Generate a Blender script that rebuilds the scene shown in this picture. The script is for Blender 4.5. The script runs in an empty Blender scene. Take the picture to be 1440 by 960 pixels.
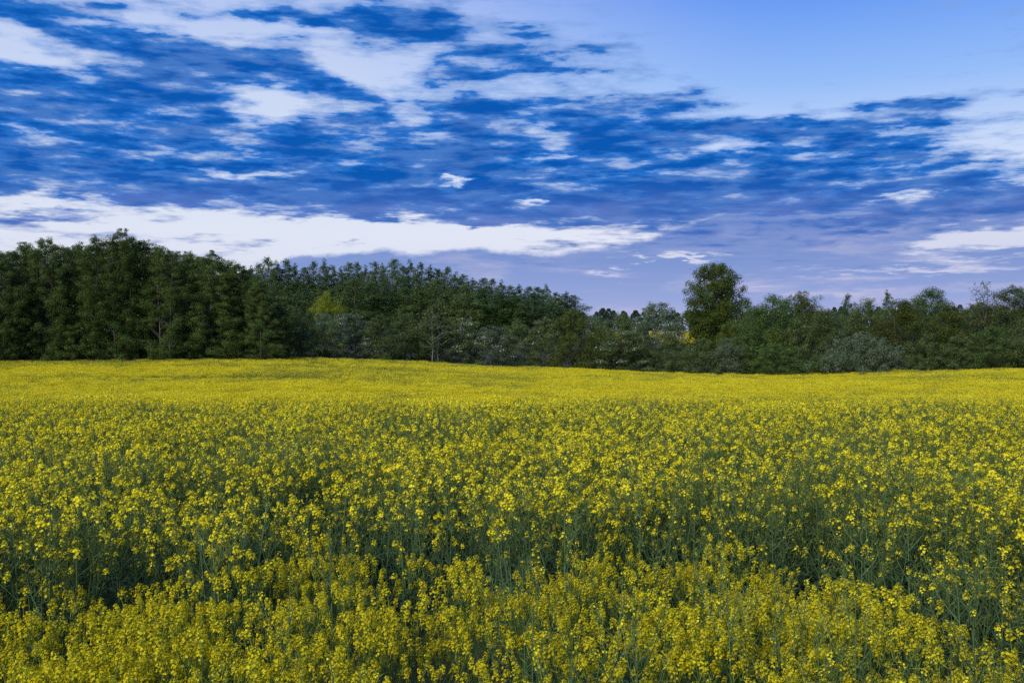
import bpy, math, random
import numpy as np
from mathutils import Vector, Matrix, Euler

# ------------------------------------------------------------------ camera
scene = bpy.context.scene
COL = scene.collection
EYE = 2.2                      # camera height above the soil (metres)
FPX, CX, HOR = 1400.0, 720.0, 465.0   # focal length, centre column and horizon row in photo pixels
cam_d = bpy.data.cameras.new('camera')
cam_d.sensor_width = 36.0
cam_d.lens = 36.0 * FPX / 1440.0
cam_d.clip_start = 0.1
cam_d.clip_end = 6000.0
cam = bpy.data.objects.new('camera', cam_d)
COL.objects.link(cam)
cam.location = (0, 0, EYE)
cam.rotation_euler = (math.radians(90) - math.atan((480 - HOR) / FPX), 0, 0)
scene.camera = cam

# ------------------------------------------------------------------ view
scene.view_settings.view_transform = 'Standard'
scene.view_settings.look = 'None'
scene.view_settings.exposure = 0.0
scene.view_settings.gamma = 1.0
scene.view_settings.use_curve_mapping = False
scene.cycles.use_denoising = False
scene.cycles.max_bounces = 6
scene.cycles.diffuse_bounces = 3
scene.cycles.transmission_bounces = 3

# ------------------------------------------------------------------ sun (soft evening light from behind, left)
SUN_EL, SUN_AZ = math.radians(32), math.radians(215)     # azimuth clockwise from +Y (the view direction)
sun_d = bpy.data.lights.new('sun', 'SUN')
sun_d.energy = 3.9
sun_d.angle = math.radians(25)
sun_d.color = (1.0, 0.95, 0.86)
sun = bpy.data.objects.new('sun', sun_d)
COL.objects.link(sun)
sdir = Vector((math.sin(SUN_AZ) * math.cos(SUN_EL), math.cos(SUN_AZ) * math.cos(SUN_EL), math.sin(SUN_EL)))
sun.rotation_euler = sdir.to_track_quat('Z', 'Y').to_euler()
sun.location = (-30, -30, 40)

# ------------------------------------------------------------------ sky: Nishita air with two decks of cloud
def s2l(c):
    return tuple(((v / 255) / 12.92 if v / 255 <= 0.04045 else ((v / 255 + 0.055) / 1.055) ** 2.4) for v in c) + (1.0,)

world = bpy.data.worlds.new('World')
scene.world = world
world.use_nodes = True
wt = world.node_tree
wt.nodes.clear()

class NB:
    """small node-graph writer"""
    def __init__(self, tree): self.t = tree
    def n(self, typ, **kw):
        nd = self.t.nodes.new(typ)
        for k, v in kw.items(): setattr(nd, k, v)
        return nd
    def put(self, sock, v):
        if hasattr(v, 'is_output'): self.t.links.new(v, sock)
        else: sock.default_value = v
    def m(self, op, a, b=None, c=None, clamp=False):
        nd = self.n('ShaderNodeMath', operation=op, use_clamp=clamp)
        for i, v in enumerate((a, b, c)):
            if v is not None: self.put(nd.inputs[i], v)
        return nd.outputs[0]
    def v(self, op, a, b=None, c=None):
        nd = self.n('ShaderNodeVectorMath', operation=op)
        for i, w in enumerate((a, b, c)):
            if w is not None: self.put(nd.inputs[i], w)
        return nd.outputs['Value'] if op in ('DOT_PRODUCT', 'LENGTH') else nd.outputs[0]
    def xyz(self, x, y, z):
        nd = self.n('ShaderNodeCombineXYZ')
        for i, w in enumerate((x, y, z)): self.put(nd.inputs[i], w)
        return nd.outputs[0]
    def noise(self, vec, scale, detail=6, rough=0.55, dist=0.0, color=False):
        nd = self.n('ShaderNodeTexNoise', noise_dimensions='2D')
        self.put(nd.inputs['Vector'], vec)
        nd.inputs['Scale'].default_value = scale
        nd.inputs['Detail'].default_value = detail
        nd.inputs['Roughness'].default_value = rough
        nd.inputs['Distortion'].default_value = dist
        return nd.outputs['Color' if color else 'Fac']
    def step(self, x, lo, hi, a=0.0, b=1.0):
        nd = self.n('ShaderNodeMapRange', interpolation_type='SMOOTHSTEP')
        self.put(nd.inputs[0], x)
        for i, w in enumerate((lo, hi, a, b)): self.put(nd.inputs[i + 1], w)
        return nd.outputs[0]
    def mix(self, f, a, b, blend='MIX'):
        nd = self.n('ShaderNodeMix', data_type='RGBA', blend_type=blend)
        self.put(nd.inputs[0], f); self.put(nd.inputs[6], a); self.put(nd.inputs[7], b)
        return nd.outputs[2]
    def ramp(self, f, stops):
        nd = self.n('ShaderNodeValToRGB')
        e = nd.color_ramp.elements
        e[0].position, e[0].color = stops[0]
        e[1].position, e[1].color = stops[-1]
        for p, c in stops[1:-1]:
            k = e.new(p); k.color = c
        self.put(nd.inputs[0], f)
        return nd.outputs[0]

def ang(px, py):
    """direction (azimuth, elevation) in radians of a photo pixel"""
    az = math.atan((px - CX) / FPX)
    return az, math.atan((HOR - py) / FPX * math.cos(az))

def build_sky():
    b = NB(wt)
    d = b.n('ShaderNodeTexCoord').outputs['Generated']
    sep = b.n('ShaderNodeSeparateXYZ'); b.put(sep.inputs[0], d)
    dx, dy, dz = sep.outputs
    az = b.m('ARCTAN2', dx, dy)
    el = b.m('ARCSINE', dz)
    den = b.m('ADD', b.m('MAXIMUM', dz, 0.0), 0.07)
    plane = b.xyz(b.m('DIVIDE', dx, den), b.m('DIVIDE', dy, den), 0.0)      # the cloud deck seen in perspective
    # ragged edges: the layout of the masses is warped by noise
    w = b.noise(plane, 1.3, 5, 0.6, color=True)
    w = b.v('SUBTRACT', w, (0.5, 0.5, 0.5))
    w2 = b.noise(b.v('ADD', plane, (7.3, 2.1, 0)), 4.6, 4, 0.6, color=True)
    w2 = b.v('SUBTRACT', w2, (0.5, 0.5, 0.5))
    w = b.v('ADD', b.v('MULTIPLY', w, (0.09, 0.030, 0)), b.v('MULTIPLY', w2, (0.05, 0.022, 0)))
    q = b.v('ADD', b.xyz(az, el, 0.0), w)

    def blobs(lst, base):
        acc = base
        for px, py, rx, ry, wt_ in lst:
            a0, e0 = ang(px, py)
            ix, iy = FPX / rx, FPX / ry
            t = b.v('MULTIPLY_ADD', q, (ix, iy, 0), (-a0 * ix, -e0 * iy, 0))
            acc = b.m('MULTIPLY_ADD', b.m('POWER', 0.36788, b.v('DOT_PRODUCT', t, t)), wt_, acc)
        return acc

    # ---- upper deck: dark blue broken stratocumulus
    masses = [
        (20, 190, 170, 75, .9), (230, 170, 190, 75, .9), (330, 235, 260, 55, .8), (420, 100, 70, 28, .7), (270, 85, 150, 30, .9), (190, 60, 80, 12, .4),
        (560, 235, 260, 50, .9), (800, 250, 260, 55, .9), (1000, 240, 240, 48, .9), (1010, 290, 260, 30, .55),
        (660, 155, 150, 34, .75), (850, 170, 130, 34, .8), (810, 98, 130, 18, .85), (960, 135, 75, 16, .7),
        (575, 35, 85, 28, 1.15), (420, 30, 75, 14, .85), (25, 18, 80, 20, .9), (150, 27, 50, 9, .75), (270, 18, 70, 9, .55), (740, 38, 70, 11, .55), (615, 100, 70, 12, .6),
        (680, 72, 85, 14, .95), (1275, 155, 95, 20, 1.2), (1255, 203, 80, 10, .8), (1090, 183, 110, 14, .8), (1250, 235, 170, 16, .8),
        (1390, 278, 90, 24, .9), (1240, 285, 160, 22, .6), (620, 296, 170, 16, .5), (330, 285, 120, 14, .4),
        (860, 64, 80, 10, .7), (1060, 318, 230, 17, .75), (20, 300, 40, 6, .5), (115, 302, 50, 7, .45), (880, 306, 220, 18, .8), (700, 280, 200, 24, .5), (15, 255, 60, 14, .35),
    ]
    gaps = [
        (370, 140, 60, 26, -1.1), (590, 165, 60, 9, -.5), (745, 175, 40, 18, -.5), (330, 243, 100, 5, -.5), (40, 72, 110, 16, -.6), (310, 44, 170, 9, -.5), (530, 95, 70, 16, -.6),
        (620, 195, 60, 10, -.45), (780, 222, 40, 7, -.5), (630, 253, 13, 6, -.9), (760, 285, 14, 6, -.8), (50, 198, 60, 8, -.3),
        (110, 285, 170, 14, -.5), (600, 325, 330, 14, -1.0), (1150, 305, 100, 5, -.55), (1060, 210, 90, 7, -.45), (1370, 215, 90, 12, -.35),
        (1250, 275, 45, 5, -.5), (480, 85, 70, 22, -.4), (1100, 80, 210, 60, -.5), (1380, 340, 80, 16, -.8),
    ]
    F = b.m('ADD', b.m('MINIMUM', blobs(masses, -0.45), 0.40), blobs(gaps, 0.0))
    # elsewhere (outside the picture) the same kind of broken cover goes on
    far_az = b.step(b.m('ABSOLUTE', az), 0.52, 0.75)
    high = b.step(el, 0.34, 0.50)
    out = b.m('MAXIMUM', far_az, high)
    F = b.m('MULTIPLY_ADD', out, 0.30, F)
    n1 = b.noise(plane, 1.15, 5, 0.60)
    n2 = b.noise(b.v('MULTIPLY', plane, (1.0, 1.0, 1)), 4.2, 7, 0.62)
    n3 = b.noise(b.v('MULTIPLY', b.xyz(az, el, 0), (17, 88, 1)), 1.0, 6, 0.58)
    tex = b.m('ADD', b.m('MULTIPLY_ADD', n1, 0.8, -0.4), b.m('ADD', b.m('MULTIPLY_ADD', n2, 1.25, -0.60), b.m('MULTIPLY_ADD', n3, 1.6, -0.75)))
    F = b.m('MULTIPLY_ADD', tex, b.step(el, 0.03, 0.09), F)
    mask = b.step(F, -0.42, 0.34)
    thick = b.step(F, -0.05, 0.80)
    # ---- lower deck: pale lavender bank above the horizon, its top edge rising to the right
    top = b.m('MINIMUM', b.m('MULTIPLY_ADD', az, 0.40, 0.159), b.m('MINIMUM', b.m('ADD', b.m('MULTIPLY_ADD', az, 0.035, 0.0835), b.m('MULTIPLY', b.m('MAXIMUM', b.m('SUBTRACT', az, 0.14), 0.0), 0.40)), 0.125))
    wob = b.noise(b.v('MULTIPLY', b.xyz(az, el, 0), (9, 22, 1)), 1.0, 7, 0.6)
    top = b.m('MULTIPLY_ADD', b.m('SUBTRACT', wob, 0.5), 0.030, top)
    low = b.step(b.m('SUBTRACT', top, el), -0.001, 0.006)
    streak = b.noise(b.v('MULTIPLY', b.xyz(az, el, 0), (11, 95, 1)), 1.0, 6, 0.6)
    lowgaps = blobs([(945, 362, 60, 5, .9), (1270, 380, 150, 8, .55), (855, 381, 25, 8, .45), (1385, 340, 85, 17, 1.0), (1000, 400, 500, 5, .15), (1180, 412, 200, 7, .3)],
                    b.m('MULTIPLY_ADD', streak, 1.1, -0.66))
    lowgap = b.step(lowgaps, 0.05, 0.5)
    low = b.m('MULTIPLY', low, b.m('SUBTRACT', 1.0, b.m('MULTIPLY', lowgap, 0.8)))

    # ---- clear air: Nishita, lifted towards the evening tint by elevation
    sky = b.n('ShaderNodeTexSky', sky_type='NISHITA')
    sky.sun_disc = False
    sky.sun_elevation = SUN_EL
    sky.sun_rotation = SUN_AZ
    sky.altitude = 100; sky.air_density = 1.0; sky.dust_density = 1.0; sky.ozone_density = 2.0
    nish = b.v('SCALE', sky.outputs[0]); nish.node.inputs['Scale'].default_value = 0.10
    t = b.m('DIVIDE', el, 1.5708, clamp=True)
    tint = b.ramp(t, [(0.0, s2l((214, 200, 232))), (0.025, s2l((214, 208, 240))), (0.06, s2l((236, 236, 250))), (0.11, s2l((206, 222, 254))),
                      (0.15, s2l((150, 192, 255))), (0.21, s2l((80, 144, 250))), (0.40, s2l((84, 142, 232))), (1.0, s2l((60, 112, 205)))])
    # the left of the view stays paler than the right
    pale = b.m('MULTIPLY', b.step(az, 0.30, -0.25), b.step(el, 0.6, 0.2))
    tint = b.mix(b.m('MULTIPLY', pale, 0.72), tint, s2l((228, 234, 251)))
    clear = b.mix(0.85, nish, tint)
    # ---- cloud colours
    edge = s2l((128, 166, 228)); core = s2l((10, 88, 178)); midc = s2l((44, 116, 204))
    cc = b.mix(b.step(thick, 0.0, 0.45), edge, midc)
    cc = b.mix(b.step(thick, 0.35, 1.0), cc, core)
    n4 = b.noise(b.v('ADD', plane, (3.1, 9.2, 0)), 2.6, 6, 0.6)
    cc = b.mix(b.m('MULTIPLY', b.step(b.m('MULTIPLY_ADD', n3, 0.6, b.m('MULTIPLY', n4, 0.4)), 0.56, 0.40), 0.6), cc, s2l((84, 128, 198)))
    lav = b.mix(b.step(n4, 0.35, 0.7), s2l((70, 110, 188)), s2l((128, 146, 206)))
    cc = b.mix(b.m('MULTIPLY', b.step(el, 0.155, 0.085), 0.85), cc, lav)
    lowc = b.ramp(b.m('MULTIPLY', el, 10.0), [(0.0, s2l((180, 184, 220))), (0.30, s2l((142, 162, 216))), (0.65, s2l((112, 142, 206))), (1.0, s2l((98, 130, 200)))])
    lowc = b.mix(b.m('MULTIPLY', b.step(streak, 0.45, 0.7), 0.22), lowc, s2l((176, 176, 220)))
    rose = b.noise(b.v('MULTIPLY', b.xyz(az, el, 0), (7, 40, 1)), 1.0, 5, 0.6)
    lowc = b.mix(b.m('MULTIPLY', b.step(rose, 0.52, 0.74), 0.38), lowc, s2l((198, 194, 220)))
    c = b.mix(b.m('MULTIPLY', low, 0.90), clear, lowc)
    c = b.mix(mask, c, cc)
    # below the horizon: dim earth tone
    c = b.mix(b.step(el, -0.005, -0.03), c, s2l((70, 78, 60)))
    bg = b.n('ShaderNodeBackground'); b.put(bg.inputs[0], c); bg.inputs[1].default_value = 1.0
    o = b.n('ShaderNodeOutputWorld'); wt.links.new(bg.outputs[0], o.inputs[0])
build_sky()
world.cycles.sampling_method = 'MANUAL'
world.cycles.sample_map_resolution = 256

# ------------------------------------------------------------------ helpers
rng = np.random.default_rng(11)

def unit(v):
    v = np.asarray(v, float)
    return v / np.maximum(np.linalg.norm(v, axis=-1, keepdims=True), 1e-9)

class MB:
    """collects vertices and faces (triangles or quads) with a material index"""
    def __init__(self): self.v, self.f, self.m, self.n = [], [], [], 0
    def add(self, verts, faces, mat=0):
        verts = np.asarray(verts, float).reshape(-1, 3)
        faces = np.asarray(faces, int)
        self.v.append(verts); self.f.append(faces + self.n); self.m.append(np.full(len(faces), mat)); self.n += len(verts)
    def addmesh(self, other, M=None, matmap=None):
        for v, f, m in other.raw():
            vv = v if M is None else v @ np.array(M.to_3x3()).T + np.array(M.translation)
            self.v.append(vv); self.f.append(f + self.n); self.m.append(m if matmap is None else np.array([matmap[k] for k in m])); self.n += len(vv)
    def raw(self):
        off = 0
        for v, f, m in zip(self.v, self.f, self.m):
            yield v, f - off, m
            off += len(v)
    def build(self, name, mats):
        me = bpy.data.meshes.new(name)
        V = np.concatenate(self.v)
        sizes = np.concatenate([np.full(len(f), f.shape[1]) for f in self.f])
        loops = np.concatenate([f.ravel() for f in self.f])
        me.vertices.add(len(V)); me.vertices.foreach_set('co', V.astype(np.float32).ravel())
        me.loops.add(len(loops)); me.loops.foreach_set('vertex_index', loops.astype(np.int32))
        me.polygons.add(len(sizes))
        st = np.concatenate([[0], np.cumsum(sizes)[:-1]])
        me.polygons.foreach_set('loop_start', st.astype(np.int32))
        me.polygons.foreach_set('material_index', np.concatenate(self.m).astype(np.int32))
        for mt in mats: me.materials.append(mt)
        me.update(calc_edges=True); me.validate()
        return me

def blades(mb, c, a, s, L, W, mat=0, fold=0.12, root=False):
    """leaf-shaped quads: centre c, long axis a, side s"""
    c = np.asarray(c, float); a = unit(a); s = unit(s - a * np.sum(a * s, -1, keepdims=True)); n = np.cross(a, s)
    N = len(c); L = np.broadcast_to(L, (N,))[:, None]; W = np.broadcast_to(W, (N,))[:, None]
    b0 = c if root else c - a * L / 2
    P = np.stack([b0, b0 + a * L * 0.5 + s * W / 2 + n * W * fold, b0 + a * L, b0 + a * L * 0.5 - s * W / 2 + n * W * fold], 1)
    mb.add(P.reshape(-1, 3), np.arange(4 * N).reshape(N, 4), mat)

def tube(mb, pts, rad, k=5, mat=0):
    pts = np.asarray(pts, float); n = len(pts); rad = np.broadcast_to(rad, (n,))
    d = unit(np.gradient(pts, axis=0))
    ref = np.where(np.abs(d[:, 2:3]) > 0.9, np.array([[1.0, 0, 0]]), np.array([[0, 0, 1.0]]))
    x = unit(np.cross(d, ref)); y = np.cross(d, x)
    t = np.arange(k) * 2 * math.pi / k
    V = pts[:, None] + rad[:, None, None] * (np.cos(t)[None, :, None] * x[:, None] + np.sin(t)[None, :, None] * y[:, None])
    i = np.arange(n - 1)[:, None] * k; j = np.arange(k)[None]; j2 = (j + 1) % k
    F = np.stack([i + j, i + j2, i + k + j2, i + k + j], -1).reshape(-1, 4)
    mb.add(V.reshape(-1, 3), F, mat)

def link(name, me, parent=None):
    o = bpy.data.objects.new(name, me); COL.objects.link(o); o.parent = parent
    return o

def empty(name, loc=(0, 0, 0)):
    o = bpy.data.objects.new(name, None); COL.objects.link(o); o.location = loc; o.empty_display_size = 0.2
    return o

def tag(o, label, cat, group=None):
    o['label'] = label; o['category'] = cat
    if group: o['group'] = group

ORD = ['zeroth', 'first', 'second', 'third', 'fourth', 'fifth', 'sixth', 'seventh', 'eighth', 'ninth', 'tenth', 'eleventh', 'twelfth',
       'thirteenth', 'fourteenth', 'fifteenth', 'sixteenth', 'seventeenth', 'eighteenth', 'nineteenth', 'twentieth']
TENS = {2: 'twenty', 3: 'thirty', 4: 'forty', 5: 'fifty'}
def ordinal(k):
    if k <= 20: return ORD[k]
    t, u = divmod(k, 10)
    return TENS[t] + ('-' + ORD[u] if u else '').replace('-zeroth', '') if u else {3: 'thirtieth', 4: 'fortieth', 5: 'fiftieth'}[t]

# ------------------------------------------------------------------ materials
def material(name, col, var=0.25, hue=None, rough=0.7, trans=0.0, scale=3.0, spec=0.12):
    """surface with noise mottling, a random shift for each leaf (mesh island) and for each object"""
    m = bpy.data.materials.new(name); m.use_nodes = True
    t = m.node_tree; t.nodes.clear(); b = NB(t)
    geo = b.n('ShaderNodeNewGeometry'); oi = b.n('ShaderNodeObjectInfo'); tc = b.n('ShaderNodeTexCoord')
    isl = geo.outputs['Random Per Island']
    nz = b.n('ShaderNodeTexNoise'); b.put(nz.inputs['Vector'], tc.outputs['Object']); nz.inputs['Scale'].default_value = scale; nz.inputs['Detail'].default_value = 2
    k = b.m('ADD', b.m('MULTIPLY_ADD', isl, var * 1.2, 1 - var * 0.6), b.m('MULTIPLY_ADD', nz.outputs['Fac'], var * 1.2, -var * 0.6))
    k = b.m('ADD', k, b.m('MULTIPLY_ADD', oi.outputs['Random'], var * 1.1, -var * 0.55))
    c = b.v('SCALE', tuple(col)); b.put(c.node.inputs['Scale'], k)
    if hue is not None:
        c2 = b.v('SCALE', tuple(hue)); b.put(c2.node.inputs['Scale'], k)
        c = b.mix(b.m('MULTIPLY_ADD', b.m('ADD', isl, oi.outputs['Random']), 0.5, 0.0), c, c2)
    p = b.n('ShaderNodeBsdfPrincipled'); b.put(p.inputs['Base Color'], c)
    p.inputs['Roughness'].default_value = rough
    p.inputs['Specular IOR Level'].default_value = spec
    out = b.n('ShaderNodeOutputMaterial')
    sh = p.outputs[0]
    if trans:
        tr = b.n('ShaderNodeBsdfTranslucent'); b.put(tr.inputs[0], c)
        mx = b.n('ShaderNodeMixShader'); mx.inputs[0].default_value = trans
        t.links.new(sh, mx.inputs[1]); t.links.new(tr.outputs[0], mx.inputs[2]); sh = mx.outputs[0]
    t.links.new(sh, out.inputs[0])
    return m

M = {
    'petal':   material('rape_petal', (0.84, 0.68, 0.008), 0.22, (0.88, 0.77, 0.03), 0.55, 0.35, 30),
    'mpetal':  material('mustard_petal', (0.70, 0.55, 0.006), 0.34, (0.60, 0.53, 0.012), 0.55, 0.35, 30),
    'bud':     material('flower_bud', (0.30, 0.33, 0.03), 0.3, None, 0.6, 0.1, 30),
    'stem':    material('rape_stem', (0.052, 0.105, 0.034), 0.35, (0.095, 0.150, 0.062), 0.55, 0, 8),
    'pod':     material('rape_pod', (0.090, 0.135, 0.026), 0.35, (0.145, 0.175, 0.042), 0.55, 0.15, 8),
    'leaf':    material('rape_leaf', (0.040, 0.090, 0.036), 0.3, (0.075, 0.140, 0.080), 0.5, 0.2, 12),
    'mstem':   material('mustard_stem', (0.090, 0.145, 0.026), 0.3, None, 0.6, 0.1, 8),
    'bark':    material('bark', (0.060, 0.050, 0.038), 0.4, (0.10, 0.09, 0.075), 0.9, 0, 5),
    'greybark': material('grey_bark', (0.12, 0.11, 0.09), 0.4, None, 0.9, 0, 5),
    'palebark': material('pale_bark', (0.20, 0.18, 0.15), 0.4, None, 0.9, 0, 5),
    'alder':   material('alder_leaf', (0.060, 0.104, 0.018), 0.34, (0.080, 0.118, 0.028), 0.5, 0.25, 1.2),
    'birch':   material('birch_leaf', (0.086, 0.135, 0.032), 0.30, (0.104, 0.151, 0.040), 0.55, 0.25, 1.2),
    'darkwood': material('dark_wood_leaf', (0.057, 0.107, 0.032), 0.30, (0.078, 0.127, 0.034), 0.55, 0.2, 1.2),
    'bush':    material('bush_leaf', (0.068, 0.107, 0.025), 0.30, (0.112, 0.148, 0.050), 0.55, 0.25, 1.2),
    'willow':  material('willow_leaf', (0.090, 0.130, 0.062), 0.3, (0.108, 0.148, 0.080), 0.55, 0.2, 1.2),
    'olive':   material('olive_leaf', (0.081, 0.092, 0.015), 0.4, (0.067, 0.092, 0.017), 0.55, 0.3, 1.2),
    'lime':    material('young_leaf', (0.210, 0.240, 0.020), 0.35, None, 0.55, 0.35, 1.2),
    'oak':     material('oak_leaf', (0.069, 0.108, 0.013), 0.4, (0.090, 0.121, 0.019), 0.5, 0.3, 1.2),
    'green':   material('broad_leaf', (0.060, 0.111, 0.021), 0.45, (0.078, 0.130, 0.032), 0.5, 0.3, 1.2),
    'buff':    material('buff_leaf', (0.140, 0.125, 0.050), 0.4, (0.110, 0.115, 0.045), 0.55, 0.3, 1.2),
    'russet':  material('russet_leaf', (0.085, 0.080, 0.030), 0.4, None, 0.55, 0.2, 1.2),
    'blossom': material('hawthorn_blossom', (0.50, 0.53, 0.46), 0.3, None, 0.6, 0.25, 1.5),
    'hazy_farwood': material('far_wood_leaf', (0.040, 0.070, 0.040), 0.4, (0.050, 0.080, 0.055), 0.6, 0.15, 0.8),  # leaf green shifted to blue: distance haze put into the colour
}

def soil_material():
    m = bpy.data.materials.new('soil'); m.use_nodes = True
    b = NB(m.node_tree); p = m.node_tree.nodes['Principled BSDF']
    tc = b.n('ShaderNodeTexCoord').outputs['Object']
    nz = b.n('ShaderNodeTexNoise'); b.put(nz.inputs['Vector'], tc); nz.inputs['Scale'].default_value = 0.9; nz.inputs['Detail'].default_value = 9
    c = b.ramp(nz.outputs['Fac'], [(0.3, (0.022, 0.020, 0.010, 1)), (0.55, (0.035, 0.042, 0.014, 1)), (0.75, (0.050, 0.060, 0.018, 1))])
    b.put(p.inputs['Base Color'], c); p.inputs['Roughness'].default_value = 0.95
    bp = b.n('ShaderNodeBump'); b.put(bp.inputs['Height'], nz.outputs['Fac']); bp.inputs['Distance'].default_value = 0.08
    b.put(p.inputs['Normal'], bp.outputs[0])
    return m

# ------------------------------------------------------------------ ground
CROP = 1.15
_px = np.array([0, 200, 400, 500, 600, 720, 850, 1000, 1080, 1150, 1250, 1440.])
_py = np.array([507, 504, 502, 503, 508, 514, 520, 525.5, 528, 526.5, 521, 517.])
_tpx = np.array([-300, 0, 400, 720, 1080, 1440, 1800.])
_tY = np.array([84, 92, 100, 112, 104, 92, 84.])
def edge_dist(px): return np.interp(px, _tpx, _tY)           # forward distance of the wood's edge
def edge_ground(px): return EYE - (np.interp(px, _px, _py) - HOR) / FPX * edge_dist(px) - CROP

def ground(x, y):
    x, y = np.broadcast_arrays(np.asarray(x, float), np.asarray(y, float))
    px = np.clip(CX + FPX * x / np.maximum(y, 4.0), -400, 1840)
    Y, G = edge_dist(px), edge_ground(px)
    acc = 0
    offs = np.linspace(-1, 1, 9)
    for o in offs:
        yy = y + o * np.clip(y * 0.10, 0.3, 7.0)
        z = np.interp(yy, [0, 12.5, 16.5, 22, 30, 42, 54], [0, 0, -0.10, -0.55, -1.30, -2.20, -2.42])
        t = np.clip((yy - 54) / (Y - 54), 0, 1); z = np.where(yy > 54, -2.42 + (G + 2.42) * t, z)
        zb = np.interp(yy, [150, 178, 230, 420, 3000], [0.0, 1.25, 1.1, 0.0, 0.0])
        t2 = np.clip((yy - Y - 10) / (150 - Y - 10), 0, 1); zb = np.where(yy < 150, G + (0.0 - G) * t2, zb)
        acc = acc + np.where(yy > Y, zb, z)
    z = acc / len(offs)
    return z + 0.05 * np.sin(x * 0.31 + y * 0.17) * np.clip((y - 20) / 30, 0, 1)

def build_ground():
    r = np.concatenate([[0.0], np.geomspace(1.5, 3000, 190)])
    a = np.concatenate([np.linspace(-0.75, 0.75, 151), np.linspace(0.75, 2 * math.pi - 0.75, 60)[1:-1]])
    R, A = np.meshgrid(r, a, indexing='ij')
    X, Y = R * np.sin(A), R * np.cos(A)
    V = np.stack([X, Y, ground(X, Y)], -1)
    n, k = R.shape
    i = np.arange(n - 1)[:, None] * k; j = np.arange(k)[None]; j2 = (j + 1) % k
    F = np.stack([i + j, i + k + j, i + k + j2, i + j2], -1).reshape(-1, 4)
    mb = MB(); mb.add(V.reshape(-1, 3), F)
    me = mb.build('ground', [soil_material()])
    me.polygons.foreach_set('use_smooth', np.ones(len(me.polygons), bool))
    o = link('ground', me); o['kind'] = 'structure'
build_ground()

# ------------------------------------------------------------------ trees and bushes
def crown_profile(kind, t):
    """crown radius (0..1) at height fraction t of the crown"""
    if kind == 'alder':  return np.interp(t, [0, .12, .35, .6, .82, .95, 1], [.72, .95, 1, .90, .66, .36, .08])
    if kind == 'birch':  return np.interp(t, [0, .15, .4, .7, .88, 1], [.60, .98, 1, .72, .36, .03])
    if kind == 'dome':   return np.interp(t, [0, .2, .5, .75, .92, 1], [.92, 1, .93, .72, .42, .1])
    if kind == 'oak':    return np.interp(t, [0, .15, .4, .7, .88, 1], [.50, .86, 1, .95, .72, .25])
    if kind == 'round':  return np.interp(t, [0, .2, .5, .78, .93, 1], [.75, .98, 1, .74, .42, .08])
    return np.interp(t, [0, .4, .8, 1], [.5, 1, .7, .1])

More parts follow.
